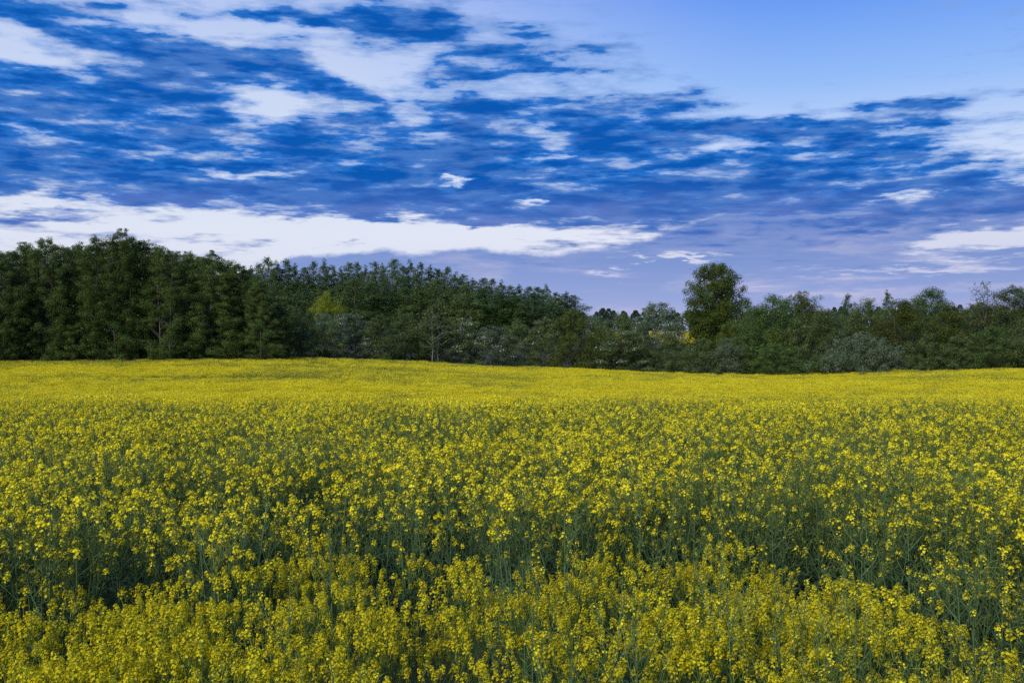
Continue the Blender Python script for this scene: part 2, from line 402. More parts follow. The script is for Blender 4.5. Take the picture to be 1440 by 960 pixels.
def make_tree(kind, H, R, base, nb, nc, nl, leaf, seed, rise=0.25, flat=0.45, clump=0.6, bloom=0.0, lump=0.22, stems=1, bark='bark', trunk_r=0.13, droop=0.0):
    """returns (trunk mesh, crown mesh, blossom mesh or None) of a tree of height H and crown radius R:
    nb limbs, each carrying nc leafy tufts of nl leaves"""
    g = np.random.default_rng(seed)
    wood, leafs, flow = MB(), MB(), MB()
    z0 = H * base
    offs = [(0, 0)] if stems == 1 else [(R * 0.22 * math.cos(6.28 * k / stems + seed), R * 0.22 * math.sin(6.28 * k / stems + seed)) for k in range(stems)]
    for sx, sy in offs:
        n = 7; zz = np.linspace(-0.15, H * (0.96 if stems == 1 else g.uniform(.75, .95)), n)
        w = g.normal(0, R * 0.035, (n, 2)).cumsum(0)
        w -= w[0]
        lean = (zz / H)[:, None] * np.array([[sx, sy]]) * 1.2
        pts = np.column_stack([sx + w[:, 0] + lean[:, 0], sy + w[:, 1] + lean[:, 1], zz])
        tube(wood, pts, np.linspace(trunk_r, trunk_r * 0.12, n) * (1 if stems == 1 else 0.62), 6)
    ph = g.uniform(0, 6.28, 6)
    for k in range(nb):
        t = ((k + g.uniform(0, 1)) / nb) ** 0.8
        th = k * 2.39996 + g.normal(0, .5)
        lob = 1 + lump * (math.sin(2 * th + ph[0] + 5 * t) * .6 + math.sin(3 * th + ph[1] - 7 * t) * .5 + math.sin(9 * t + ph[2]) * .35) + g.normal(0, .12)
        rr = R * float(crown_profile(kind, t)) * max(lob, .3)
        zt = z0 + (H - z0) * t
        zs = max(zt - rr * (rise + .2), min(z0 * 0.8, zt))
        sx, sy = offs[k % len(offs)]
        p0 = np.array([sx, sy, zs]); p1 = np.array([rr * math.cos(th), rr * math.sin(th), zt - droop * rr + g.normal(0, .02) * H])
        mid = (p0 + p1) / 2 + np.array([0, 0, rr * (rise * .35 + droop * .4)])
        tube(wood, [p0, mid, p1], [trunk_r * .30 * (1 - .7 * t) + .008, trunk_r * .16 * (1 - .6 * t) + .006, .005], 3)
        for j in range(nc):
            s_ = 1 - (j + g.uniform(0, .6)) / nc * .72
            q = p0 * (1 - s_) ** 2 + mid * 2 * s_ * (1 - s_) + p1 * s_ ** 2
            cr = clump * g.uniform(.65, 1.3) * (0.46 + 0.54 * min(rr / R, 1.1)) * (1 if kind != 'birch' else .70 + .30 * min(1, (1 - t) * 2.5))
            q = q + g.normal(0, 1, 3) * np.array([cr, cr, cr * flat]) * .55
            m = max(6, int(nl * (cr / clump) ** 1.6 * g.uniform(.75, 1.25)))
            d = unit(g.normal(0, 1, (m, 3)) + np.array([0, 0, .25]))
            rad = cr * (1 - np.abs(g.normal(0, .33, m)))
            ext = 1 + .9 * (g.uniform(0, 1, m) < .10) * g.uniform(0, 1, m)              # stray shoots
            c = q + d * (rad * ext)[:, None] * np.array([1, 1, flat])
            c[:, 2] = np.maximum(c[:, 2], 0.10)
            nrm = unit(d * np.array([1, 1, 1 / max(flat, .3)]) + np.array([0, 0, .35]) + g.normal(0, .38, (m, 3)))
            ax = unit(np.cross(nrm, g.normal(0, 1, (m, 3))))
            sd = np.cross(nrm, ax)
            Ls = leaf * g.uniform(.6, 1.3, m)
            if bloom > 0 and j == 0:
                bl = (g.uniform(0, 1, m) < bloom * 2.0 * (t > .25) * (g.uniform() < .6)) & (d[:, 2] > -.1)
                if bl.any(): blades(flow, c[bl] + d[bl] * .05, ax[bl], sd[bl], Ls[bl] * .8, Ls[bl] * .65)
                c, ax, sd, Ls = c[~bl], ax[~bl], sd[~bl], Ls[~bl]
            blades(leafs, c, ax, sd, Ls, Ls * .62)
    return (wood.build('trunk', [M[bark]]), leafs.build('crown', [M['alder']]), flow.build('blossom', [M['blossom']]) if flow.n else None)

PROTO = {}
def protos(key, n, H, R, **kw):
    PROTO[key] = (H, R, [make_tree(H=H, R=R, seed=hash_seed(key) + i, **kw) for i in range(n)])
def hash_seed(s): return sum(ord(c) * (i + 3) for i, c in enumerate(s)) * 13 % 9973

protos('alder', 4, 14.0, 3.3, kind='alder', base=.07, nb=125, nc=4, nl=185, leaf=.12, rise=.38, flat=.66, clump=.62, stems=3, trunk_r=.15, lump=.34, droop=.0, bark='greybark')
protos('birch', 5, 12.5, 1.9, kind='birch', base=.08, nb=80, nc=3, nl=80, leaf=.15, rise=.75, flat=1.2, clump=.52, lump=.22)
protos('dome', 5, 5.0, 3.0, kind='dome', base=.04, nb=58, nc=3, nl=135, leaf=.125, rise=.35, flat=.65, clump=.58, stems=3, lump=.34, trunk_r=.09)
protos('hawthorn', 4, 5.5, 3.0, kind='dome', base=.06, nb=60, nc=3, nl=130, leaf=.125, rise=.30, flat=.55, clump=.58, stems=2, bloom=.22, lump=.38, trunk_r=.09)
protos('round', 6, 9.0, 3.2, kind='round', base=.06, nb=84, nc=3, nl=175, leaf=.135, rise=.40, flat=.75, clump=.80, lump=.22, trunk_r=.14)
protos('oak', 1, 12.5, 3.9, kind='oak', base=.10, nb=150, nc=3, nl=170, leaf=.17, rise=.35, flat=.85, clump=.80, lump=.14, trunk_r=.26)
protos('sparse', 1, 10.0, 2.6, kind='round', base=.25, nb=55, nc=3, nl=14, leaf=.17, rise=.75, flat=1.0, clump=.50, lump=.3, trunk_r=.13)
protos('willow', 1, 5.2, 4.2, kind='dome', base=.03, nb=110, nc=3, nl=80, leaf=.14, rise=.45, flat=1.0, clump=.50, stems=3, lump=.08, trunk_r=.08)
protos('sapling', 1, 7.0, 1.8, kind='round', base=.30, nb=40, nc=3, nl=34, leaf=.17, rise=.4, flat=.5, clump=.5, stems=2, bark='palebark', trunk_r=.10)

_count = {}
def tree(key, name, px, Y, top, mat, label, cat, group=None, width=None):
    """stands a tree on the ground at forward distance Y in the column of photo pixel px, its top at photo row 'top'"""
    H0, R0, forms = PROTO[key]
    k = _count.get(key, 0); _count[key] = k + 1
    wood, crown, flow = forms[k % len(forms)]
    x = (px - CX) / FPX * Y
    gz = float(ground(x, Y))
    H = EYE + (HOR - top) / FPX * Y - gz
    sz = H / H0
    sxy = (width / FPX * Y / (2 * R0)) if width else sz * rng.uniform(.92, 1.1)
    r = empty(name, (x, Y, gz)); r.scale = (sxy, sxy, sz); r.rotation_euler = (0, 0, rng.uniform(0, 6.28))
    link('trunk', wood, r)
    c = link('crown', crown, r)
    c.material_slots[0].link = 'OBJECT'; c.material_slots[0].material = M[mat]
    if flow: link('blossom', flow, r)
    tag(r, label, cat, group)
    return r

# the tall alder wood at the left
alders = [(-150, 90, 352), (-112, 91, 347), (-74, 92, 350), (-38, 93, 352), (-4, 92, 354), (32, 96, 345), (66, 95, 337), (103, 98, 346), (134, 96, 336), (170, 96, 327),
          (201, 98, 339), (234, 96, 351), (267, 99, 358), (301, 98, 357), (337, 99, 373), (366, 98, 396), (391, 100, 428)]
n = 0
for px, Y, top in alders:
    vis = px > -20
    n += vis
    lab = ('outermost tall dark green alder of the left wood, next to the pale bushes' if px == 391 else
           'tallest dark green alder, the peak of the left wood' if px == 170 else
           '%s tall dark green alder from the left edge, in front row of left wood' % ordinal(n)) if vis else 'tall dark green alder of the left wood beyond the left picture edge'
    tree('alder', 'alder_tree', px, Y, top, 'alder', lab, 'tree', 'alders of the left wood', width=74 if px < 360 else 60)
n = 0
for px, Y, top in [(-60, 103, 360), (8, 104, 357), (48, 104, 350), (88, 104, 350), (120, 105, 350), (152, 105, 341), (186, 106, 340), (220, 106, 350), (252, 106, 358), (285, 107, 362), (320, 107, 372), (350, 108, 388)]:
    n += px > 0
    tree('alder', 'alder_tree', px, Y, top, 'alder', '%s dark alder from the left in the second row of the left wood' % ordinal(n) if px > 0 else 'second-row alder of the left wood beyond the left picture edge',
         'tree', 'alders of the left wood', 92)
for i, (px, top, w, mt) in enumerate([(20, 462, 60, 'alder'), (95, 458, 60, 'alder'), (188, 440, 62, 'green'), (268, 455, 66, 'alder'), (345, 450, 70, 'alder')]):
    tree('dome', 'undergrowth_bush', px, edge_dist(px) + 0.6, top, mt, '%s low leafy bush from the left at the foot of the tall alders' % ordinal(i + 1), 'bush', 'bushes under the alders', w)

# the far plantation on the rise behind the bushes: narrow trees, tops stepping down to the right
tops = np.array([[352, 374], [370, 368], [393, 370], [440, 374], [463, 373], [493, 372], [510, 371], [547, 372], [572, 370], [590, 376], [620, 378], [635, 384], [653, 387],
                 [673, 393], [697, 393], [720, 402], [747, 402], [770, 408], [790, 408], [807, 416]])
px = 352.0; n = 0
while px < 812:
    n += 1
    tp = float(np.interp(px, tops[:, 0], tops[:, 1])) + rng.normal(0, 3.2)
    last = px > 796
    tree('birch', 'plantation_tree', px, rng.uniform(166, 178), tp, 'birch' if rng.uniform() < .3 else 'darkwood',
         'rightmost narrow tree where the far plantation ends' if last else '%s narrow dark tree from the left along the top of the far plantation' % ordinal(n), 'tree', 'trees of the far plantation', rng.uniform(42, 54))
    px += rng.uniform(10.5, 15)
px = 405.0; n = 0
while px < 800:
    n += 1
    tp = float(np.interp(px, [405, 560, 700, 800], [398, 396, 412, 424])) + rng.normal(0, 6)
    tree('birch', 'plantation_tree', px, rng.uniform(152, 160), tp, ['birch', 'birch', 'darkwood', 'green'][int(rng.integers(4))],
         '%s lighter green tree from the left in the nearer row of the far plantation' % ordinal(n), 'tree', 'nearer row of the far plantation', rng.uniform(56, 76))
    px += rng.uniform(20, 28)

# bushes and small trees along the far edge of the field
edge_list = [  # px, extra distance, top row, width, form, leaf, label
    (418, 1, 434, 84, 'dome', 'bush', 'dark rounded bush touching the right end of the alder wood'),
    (460, 9, 414, 50, 'round', 'lime', 'bright yellow-green young tree above the pale bushes'),
    (452, 1, 442, 74, 'dome', 'willow', 'pale grey-green bush below the bright yellow-green tree'),
    (492, 3, 441, 78, 'hawthorn', 'willow', 'greyish hawthorn with faint blossom right of the yellow-green tree'),
    (532, 1, 446, 80, 'dome', 'bush', 'dark green bush at the field edge, below the plantation middle'),
    (570, 4, 440, 72, 'dome', 'bush', 'rounded bush left of the pale-stemmed sapling'),
    (612, 0, 428, 62, 'sapling', 'bush', 'small tree with thin pale stems at the field edge'),
    (603, 3, 450, 76, 'dome', 'bush', 'dark bush standing behind the pale-stemmed sapling'),
    (652, 2, 446, 80, 'hawthorn', 'bush', 'hawthorn with white blossom right of the pale-stemmed sapling'),
    (694, 1, 458, 76, 'hawthorn', 'willow', 'lower hawthorn with white blossom flecks near picture centre'),
    (728, 2, 452, 74, 'dome', 'bush', 'dark bush between blossoming hawthorn and olive round bush'),
    (768, 3, 448, 66, 'hawthorn', 'bush', 'hawthorn with whitish crown left of the olive round bush'),
    (806, 0, 438, 78, 'dome', 'olive', 'olive-brown round bush below the end of the plantation'),
    (846, 2, 456, 70, 'dome', 'bush', 'dark bush right of the olive round bush'),
    (885, 0, 466, 92, 'hawthorn', 'bush', 'broad dark bush at the field edge below the greyish hawthorn'),
    (926, 7, 424, 84, 'hawthorn', 'willow', 'tall greyish hawthorn with pale blossom left of the big lone tree'),
    (836, 9, 444, 62, 'dome', 'willow', 'bluish bush rising behind the dark bush right of the olive bush'),
    (874, 8, 442, 66, 'round', 'bush', 'dark tree top between the olive bush and the greyish hawthorn'),
    (905, 3, 456, 58, 'dome', 'willow', 'pale bush in front of the tall greyish hawthorn'),
    (1062, 9, 436, 60, 'round', 'bush', 'small dark tree on the right shoulder of the big lone tree'),
    (1026, 7, 452, 50, 'dome', 'oak', 'leafy shrub under the right side of the big lone tree'),
    (1118, 3, 450, 64, 'dome', 'bush', 'dark bush under the tree with spiky top shoots'),
    (943, 0, 474, 72, 'dome', 'bush', 'low dark bush in front of the gap to the yellow field'),
    (985, 0, 476, 66, 'dome', 'bush', 'low dark bush at the foot of the big lone tree'),
    (1020, 1, 478, 64, 'dome', 'willow', 'bluish-green low bush right below the big lone tree'),
    (1046, 3, 470, 56, 'dome', 'bush', 'dark bush between the big lone tree and the leafy tree'),
    (1088, 4, 419, 92, 'round', 'green', 'leafy mid-green tree right of the big lone tree'),
    (1092, -2, 484, 70, 'dome', 'green', 'light green round bush in front of the leafy tree, at the field'),
    (1150, -2, 500, 58, 'dome', 'green', 'small green bush left of the grey willow dome'),
    (1128, 10, 413, 72, 'round', 'olive', 'tree with spiky top shoots right of the leafy tree'),
    (1212, -1, 470, 130, 'willow', 'willow', 'wide grey-green willow dome at the field edge'),
    (1262, 0, 486, 60, 'dome', 'willow', 'low bluish bush on the right flank of the willow dome'),
    (1160, 6, 438, 70, 'round', 'bush', 'dull green tree behind the small green bush'),
    (1192, 16, 414, 38, 'birch', 'darkwood', 'narrow dark tree rising behind the grey willow dome'),
    (1222, 10, 424, 78, 'round', 'bush', 'round dull green tree directly behind the willow dome'),
    (1248, 18, 410, 40, 'birch', 'darkwood', 'narrow pointed dark tree left of the olive tree'),
    (1268, 3, 424, 92, 'round', 'olive', 'broad olive-green tree right behind the willow dome'),
    (1308, 13, 408, 80, 'round', 'darkwood', 'dark green tree with pointed top behind the broad olive tree'),
    (1334, 4, 430, 74, 'round', 'olive', 'lower olive-green tree right of the broad olive tree'),
    (1302, 0, 472, 62, 'dome', 'bush', 'dark bush at the field edge below the olive trees'),
    (1352, 0, 470, 66, 'dome', 'bush', 'dark bush at the field edge left of the dense right bush'),
    (1384, 7, 397, 64, 'sparse', 'buff', 'thin-crowned buff tree standing above the right woods'),
    (1378, 9, 428, 84, 'round', 'bush', 'dull green tree beneath the thin-crowned buff tree'),
    (1424, 8, 406, 84, 'round', 'bush', 'tall green tree cut by the right picture edge'),
    (1398, 0, 460, 82, 'dome', 'green', 'dense green bush below the thin-crowned buff tree'),
    (1446, 0, 452, 84, 'dome', 'bush', 'dark bush at the right picture edge'),
]
for px, dd, top, w, key, mt, lab in edge_list:
    Y = float(edge_dist(px)) + 2.0 + dd
    cat = 'tree' if key in ('round', 'birch', 'sparse', 'sapling') else 'bush'
    nm = {'dome': 'field_edge_bush', 'hawthorn': 'hawthorn_bush', 'round': 'broadleaf_tree', 'birch': 'narrow_tree', 'sparse': 'sparse_tree', 'willow': 'willow_bush', 'sapling': 'sapling_tree'}[key]
    tree(key, nm, px, Y, top, mt, lab, cat, 'bushes and trees along the field edge', w)
for px, top, mt in [(1490, 404, 'green'), (1540, 410, 'bush'), (1600, 405, 'olive'), (1660, 408, 'bush'), (1480, 455, 'bush'), (1560, 460, 'green')]:
    tree('round', 'broadleaf_tree', px, float(edge_dist(px)) + 4, top, mt, 'green tree of the woods continuing beyond the right picture edge', 'tree', 'woods beyond the right edge', 90)
oak = tree('oak', 'lone_oak_tree', 1006, 122, 374, 'oak', 'big lone round-crowned tree rising above the hedge against the sky', 'tree', None, 86)

def far_wood():
    """the distant wood on the skyline, one mass"""
    g = np.random.default_rng(5); mb = MB()
    for a in np.arange(560, 1800, 7.0):
        Y = g.uniform(300, 350); x = (a + g.normal(0, 3) - CX) / FPX * Y
        top = EYE + (HOR - np.interp(a, [560, 820, 960, 1150, 1300, 1800], [434, 438, 438, 438, 436, 430]) + g.normal(0, 3)) / FPX * Y
        gz = float(ground(x, Y)); H = top - gz; m = 800
        t = g.uniform(0, 1, m) ** .8
        rr = np.interp(t, [0, .3, .7, 1], [.8, 1, .8, .15]) * g.uniform(1.8, 3.2) * np.sqrt(g.uniform(.2, 1, m)); th = g.uniform(0, 6.28, m)
        c = np.column_stack([x + rr * np.cos(th), Y + rr * np.sin(th), gz + .2 + H * t])
        ax = unit(g.normal(0, 1, (m, 3))); blades(mb, c, ax, np.cross(ax, g.normal(0, 1, (m, 3))), g.uniform(.35, .8, m), g.uniform(.25, .5, m))
    o = link('far_wood', mb.build('far_wood', [M['hazy_farwood']])); o['kind'] = 'stuff'
    o['label'] = 'distant bluish-green wood along the skyline behind the hedge'; o['category'] = 'wood'
far_wood()

# ------------------------------------------------------------------ crop plants
def flowers(mb, c, nrm, size, g, mat):
    """four-petalled flowers"""
    N = len(c); nrm = unit(nrm); x = unit(np.cross(nrm, g.normal(0, 1, (N, 3)))); y = np.cross(nrm, x)
    for dx_, dy_ in ((1, 0), (0, 1), (-1, 0), (0, -1)):
        a = unit(x * dx_ + y * dy_ + nrm * g.uniform(.15, .6, (N, 1)))
        blades(mb, c, a, np.cross(nrm, a), size * g.uniform(.85, 1.15, N), size * .85, mat, .1, root=True)

def cluster_mesh(seed, nf, rad, h, size, nbud, tall=0.0):
    """head of open flowers round a knot of buds; origin at its foot, axis +Z (0 petals, 1 buds and stalk)"""
    g = np.random.default_rng(seed); mb = MB()
    th = np.arange(nf) * 2.4 + g.normal(0, .3, nf); f = g.uniform(0, 1, nf)
    r = rad * (1 - .55 * f) * g.uniform(.7, 1.15, nf)
    z = h * (.25 + .7 * f) + tall * g.uniform(-1, 0, nf) * (1 - f)
    c = np.column_stack([r * np.cos(th), r * np.sin(th), z])
    nrm = np.column_stack([np.cos(th) * .8, np.sin(th) * .8, .35 + .9 * f]) + g.normal(0, .25, (nf, 3))
    flowers(mb, c, nrm, size, g, 0)
    ax = unit(np.column_stack([np.cos(th), np.sin(th), np.full(nf, .9)]))
    blades(mb, c - ax * rad * .6, ax, g.normal(0, 1, (nf, 3)), rad * .6, .0022, 1, 0, root=True)         # flower stalks
    bt = g.uniform(0, 6.28, nbud); br = rad * .35 * np.sqrt(g.uniform(0, 1, nbud))
    bc = np.column_stack([br * np.cos(bt), br * np.sin(bt), h * g.uniform(.85, 1.1, nbud)])
    blades(mb, bc, np.column_stack([np.cos(bt) * .4, np.sin(bt) * .4, np.ones(nbud)]), g.normal(0, 1, (nbud, 3)), size * .85, size * .5, 1)
    tube(mb, [(0, 0, -tall - .01), (0, 0, h)], [.0018, .001], 3, 1)
    return mb

def leaf_mesh(seed, L, W):
    """one drooping leaf with a fold along its midrib; origin at its foot, grows along +X"""
    g = np.random.default_rng(seed); mb = MB(); n = 6
    t = np.linspace(0, 1, n); w = W * np.interp(t, [0, .12, .45, .8, 1], [.10, .45, 1, .6, .02]) / 2
    z = L * (.28 * t - .5 * t ** 2) ; x = L * t
    V = np.concatenate([np.column_stack([x, w, z + w * .35]), np.column_stack([x, 0 * w, z]), np.column_stack([x, -w, z + w * .35])])
    i = np.arange(n - 1)
    mb.add(V, np.concatenate([np.column_stack([i, i + n, i + n + 1, i + 1]), np.column_stack([i + n, i + 2 * n, i + 2 * n + 1, i + n + 1])]))
    return mb

CL_RAPE = [cluster_mesh(50 + i, nf, .027, .040, .0108, 7, .034) for i, nf in enumerate((17, 13, 20, 8))]
CL_MUST = [cluster_mesh(70 + i, nf, .019, .030, .0062, 6, .045) for i, nf in enumerate((26, 20, 30))]
LF = [leaf_mesh(90, .17, .055), leaf_mesh(91, .12, .034), leaf_mesh(92, .08, .020)]
ME_RAPE = [c.build('flower_cluster', [M['petal'], M['bud']]) for c in CL_RAPE]
ME_MUST = [c.build('flower_cluster', [M['mpetal'], M['bud']]) for c in CL_MUST]
ME_LEAF = [c.build('leaf', [M['leaf']]) for c in LF]

def frame(pos, axis, spin, scale):
    z = Vector(axis).normalized(); q = z.to_track_quat('Z', 'Y')
    return Matrix.Translation(Vector(pos)) @ q.to_matrix().to_4x4() @ Matrix.Rotation(spin, 4, 'Z') @ Matrix.Scale(scale, 4)

def rape_plant(seed, H=1.18, podded=0.3, nbr=7):
    """stem mesh (0 stem, 1 pods), flower heads and leaves of one rape plant"""
    g = np.random.default_rng(seed); st = MB(); heads, leaves = [], []
    lean = g.normal(0, .06, 2)
    def along(t): return np.array([lean[0] * t ** 1.5, lean[1] * t ** 1.5, H * t])
    tube(st, [along(t) for t in (0, .25, .5, .75, .97)], [.0062, .0056, .0046, .003, .0016], 4)
    tips = [(along(.62), along(.97), .0)]
    for k in range(nbr):
        t0 = .20 + .60 * (k + g.uniform(0, .9)) / nbr; th = k * 2.4 + g.normal(0, .4)
        L = H * (.96 - t0) * g.uniform(.75, 1.08) + .03; out = g.uniform(.20, .50) * L + .03
        L *= g.uniform(.55, 1.0)
        a = along(t0); e = a + np.array([math.cos(th) * out, math.sin(th) * out, L * .92])
        m = a + np.array([math.cos(th) * out * .62, math.sin(th) * out * .62, L * .40])
        tube(st, [a, m, e], [.0032, .0026, .0013], 3)
        tips.append((m, e, th))
        if g.uniform() < .7: leaves.append((a, th + g.normal(0, .3), g.uniform(.8, 1.2), 1 if t0 < .5 else 2))
    for k in range(5):
        t0 = g.uniform(.06, .42); leaves.append((along(t0), g.uniform(0, 6.28), g.uniform(.7, 1.25), 0 if t0 < .3 else 1))
    for a, e, th in tips:
        d = e - a; L = np.linalg.norm(d); u = d / L
        done = g.uniform() < podded
        top = 1.0 if done else .93
        n = int(g.integers(14, 24)) if done else int(g.integers(7, 14))
        s = np.linspace(.25 if done else .38, top, n); pt = np.arange(n) * 2.4
        c = a + d * s[:, None]
        perp = unit(np.cross(u, [.3, .2, 1.0])); perp2 = np.cross(u, perp)
        ax = unit(perp * np.cos(pt)[:, None] + perp2 * np.sin(pt)[:, None] + u * g.uniform(.5, 1.1, (n, 1)))
        blades(st, c, ax, g.normal(0, 1, (n, 3)), g.uniform(.035, .062, n) * (1.25 - .5 * s), .0042, 1, .2, root=True)
        if not done:
            heads.append((e - u * .012, unit(u + np.array([0, 0, .7])), g.uniform(.60, 1.14), int(g.integers(3)) if g.uniform() < .8 else 3))
        elif g.uniform() < .45:
            heads.append((e - u * .01, unit(u + np.array([0, 0, .7])), g.uniform(.4, .65), 3))
    return st, heads, leaves

def mustard_plant(seed, H=.72, nbr=13):
    g = np.random.default_rng(seed); st = MB(); heads, leaves = [], []
    lean = g.normal(0, .05, 2)
    def along(t): return np.array([lean[0] * t, lean[1] * t, H * t])
    tube(st, [along(t) for t in (0, .4, .75, .97)], [.004, .0034, .0024, .0012], 3)
    tips = [(along(.7), along(.97))]
    for k in range(nbr):
        t0 = .30 + .58 * (k + g.uniform(0, .9)) / nbr; th = k * 2.4 + g.normal(0, .4)
        L = H * (.97 - t0) * g.uniform(.78, 1.08) + .03; out = g.uniform(.22, .50) * L + .025
        a = along(t0); e = a + np.array([math.cos(th) * out, math.sin(th) * out, L * .93]); m = a + (e - a) * .5 + np.array([math.cos(th), math.sin(th), -.4]) * out * .12
        tube(st, [a, m, e], [.0022, .0018, .001], 3); tips.append((m, e))
        if g.uniform() < .6: leaves.append((a, th, g.uniform(.5, .9), 2))
    for k in range(4): leaves.append((along(g.uniform(.1, .5)), g.uniform(0, 6.28), g.uniform(.6, 1.0), 1))
    for a, e in tips:
        d = e - a; u = d / np.linalg.norm(d); n = 9
        s = g.uniform(.3, .95, n); pt = np.arange(n) * 2.4
        perp = unit(np.cross(u, [.3, .2, 1.0])); perp2 = np.cross(u, perp)
        ax = unit(perp * np.cos(pt)[:, None] + perp2 * np.sin(pt)[:, None] + u * .8)
        blades(st, a + d * s[:, None], ax, g.normal(0, 1, (n, 3)), .022, .0022, 1, .2, root=True)
        heads.append((e - u * .015, unit(u + np.array([0, 0, .8])), g.uniform(.75, 1.25), int(g.integers(3))))
    return st, heads, leaves

def joined(plant, clusters):
    """the whole plant as one mesh, for the uncountable mass of the field (0 stem, 1 pod, 2 petal, 3 bud, 4 leaf)"""
    st, heads, leaves = plant; mb = MB(); mb.addmesh(st)
    for p, ax, s, v in heads: mb.addmesh(clusters[v], frame(p, ax, s * 9, s), {0: 2, 1: 3})
    for p, th, s, v in leaves: mb.addmesh(LF[v], Matrix.Translation(Vector(p)) @ Matrix.Rotation(th, 4, 'Z') @ Matrix.Rotation(-.5, 4, 'Y') @ Matrix.Scale(s, 4), {0: 4})
    return mb

RAPE = [rape_plant(200 + i, 1.18, .34, 9) for i in range(9)] + [rape_plant(300 + i, 1.22, .88, 10) for i in range(4)]
N_FLOWER = 9
MUST = [mustard_plant(400 + i, .74, 13) for i in range(7)]
R_MATS = [M['stem'], M['pod'], M['petal'], M['bud'], M['leaf']]
M_MATS = [M['mstem'], M['bud'], M['mpetal'], M['bud'], M['leaf']]

def hidden_collection(name, meshes):
    c = bpy.data.collections.new(name)                      # not linked: only a source for the scattered mass
    for i, me in enumerate(meshes): c.objects.link(bpy.data.objects.new('%s_%02d' % (name, i), me))
    return c

def scatter(name, pts, rot, scl, idx, coll, label, cat):
    """one object whose geometry nodes stand a plant on every vertex"""
    me = bpy.data.meshes.new(name); me.vertices.add(len(pts)); me.vertices.foreach_set('co', np.asarray(pts, np.float32).ravel())
    for nm, ty, arr, key in (('rot', 'FLOAT_VECTOR', rot, 'vector'), ('scl', 'FLOAT_VECTOR', scl, 'vector'), ('idx', 'INT', idx, 'value')):
        at = me.attributes.new(nm, ty, 'POINT'); at.data.foreach_set(key, np.asarray(arr, np.int32 if ty == 'INT' else np.float32).ravel())
    o = link(name, me); o['kind'] = 'stuff'; o['label'] = label; o['category'] = cat
    t = bpy.data.node_groups.new(name, 'GeometryNodeTree')
    t.interface.new_socket('Geometry', in_out='INPUT', socket_type='NodeSocketGeometry'); t.interface.new_socket('Geometry', in_out='OUTPUT', socket_type='NodeSocketGeometry')
    N, Lk = t.nodes.new, t.links.new
    gi, go, ins, ci = N('NodeGroupInput'), N('NodeGroupOutput'), N('GeometryNodeInstanceOnPoints'), N('GeometryNodeCollectionInfo')
    ci.inputs['Collection'].default_value = coll; ci.inputs['Separate Children'].default_value = True; ci.inputs['Reset Children'].default_value = True
    def att(nm, ty):
        a = N('GeometryNodeInputNamedAttribute'); a.data_type = ty; a.inputs['Name'].default_value = nm; return a.outputs['Attribute']
    ins.inputs['Pick Instance'].default_value = True
    Lk(gi.outputs[0], ins.inputs['Points']); Lk(ci.outputs[0], ins.inputs['Instance']); Lk(att('idx', 'INT'), ins.inputs['Instance Index'])
    e = N('FunctionNodeEulerToRotation'); Lk(att('rot', 'FLOAT_VECTOR'), e.inputs[0]); Lk(e.outputs[0], ins.inputs['Rotation'])
    Lk(att('scl', 'FLOAT_VECTOR'), ins.inputs['Scale']); Lk(ins.outputs[0], go.inputs[0])
    md = o.modifiers.new('plants', 'NODES'); md.node_group = t
    return o

def wedge(y0, y1, dens, margin, half=0.56):
    """random points on the field in front of the camera, even per square metre"""
    A = 0.5 * (y1 ** 2 - y0 ** 2) * 2 * half + 2 * margin * (y1 - y0)
    n = int(A * dens)
    y = y0 + (y1 - y0) * rng.uniform(0, 1, n * 3); w = half * y + margin
    keep = rng.uniform(0, half * y1 + margin, n * 3) < w
    y, w = y[keep][:n], w[keep][:n]
    return np.column_stack([rng.uniform(-1, 1, len(y)) * w, y])

def patch(x, y, f, s):
    """smooth noise in about -1..1"""
    r = np.random.default_rng(s); v = 0
    for k in range(5):
        a = r.uniform(0, 6.28); v = v + np.sin((x * math.cos(a) + y * math.sin(a)) * f * r.uniform(.6, 1.8) + r.uniform(0, 6.28))
    return v / 3

# where the low mustard at the front gives way to the tall rape (photo column -> forward distance)
_bx = np.array([-200, 0, 100, 200, 300, 350, 420, 520, 620, 680, 760, 860, 930, 1050, 1150, 1250, 1350, 1440, 1640])
_by = np.array([835, 835, 842, 802, 818, 792, 758, 775, 764, 802, 782, 770, 780, 770, 770, 825, 860, 880, 880.])
def border(x, y): return (EYE - .74) * FPX / (np.interp(CX + FPX * x / y, _bx, _by) - HOR)

def stand(plant, ME, name, x, y, s, spin, tilt, stem_me):
    """one plant as an object of its own: stem, flower heads, leaves"""
    st, heads, leaves = plant
    r = empty(name, (x, y, float(ground(x, y)))); r.scale = (s, s, s); r.rotation_euler = (tilt[0], tilt[1], spin)
    link('stem', stem_me, r)
    for p, ax, k, v in heads: link('flower_cluster', ME[v], r).matrix_local = frame(p, ax, k * 9, k)
    for p, th, k, v in leaves: link('leaf', ME_LEAF[v], r).matrix_local = Matrix.Translation(Vector(p)) @ Matrix.Rotation(th, 4, 'Z') @ Matrix.Rotation(-.5, 4, 'Y') @ Matrix.Scale(k, 4)
    return r
ST_RAPE = [p[0].build('stem', [M['stem'], M['pod']]) for p in RAPE]
ST_MUST = [p[0].build('stem', [M['mstem'], M['bud']]) for p in MUST]

rape_src = hidden_collection('rape_form', [joined(p, CL_RAPE).build('rape_form', R_MATS) for p in RAPE])
must_src = hidden_collection('mustard_form', [joined(p, CL_MUST).build('mustard_form', M_MATS) for p in MUST])

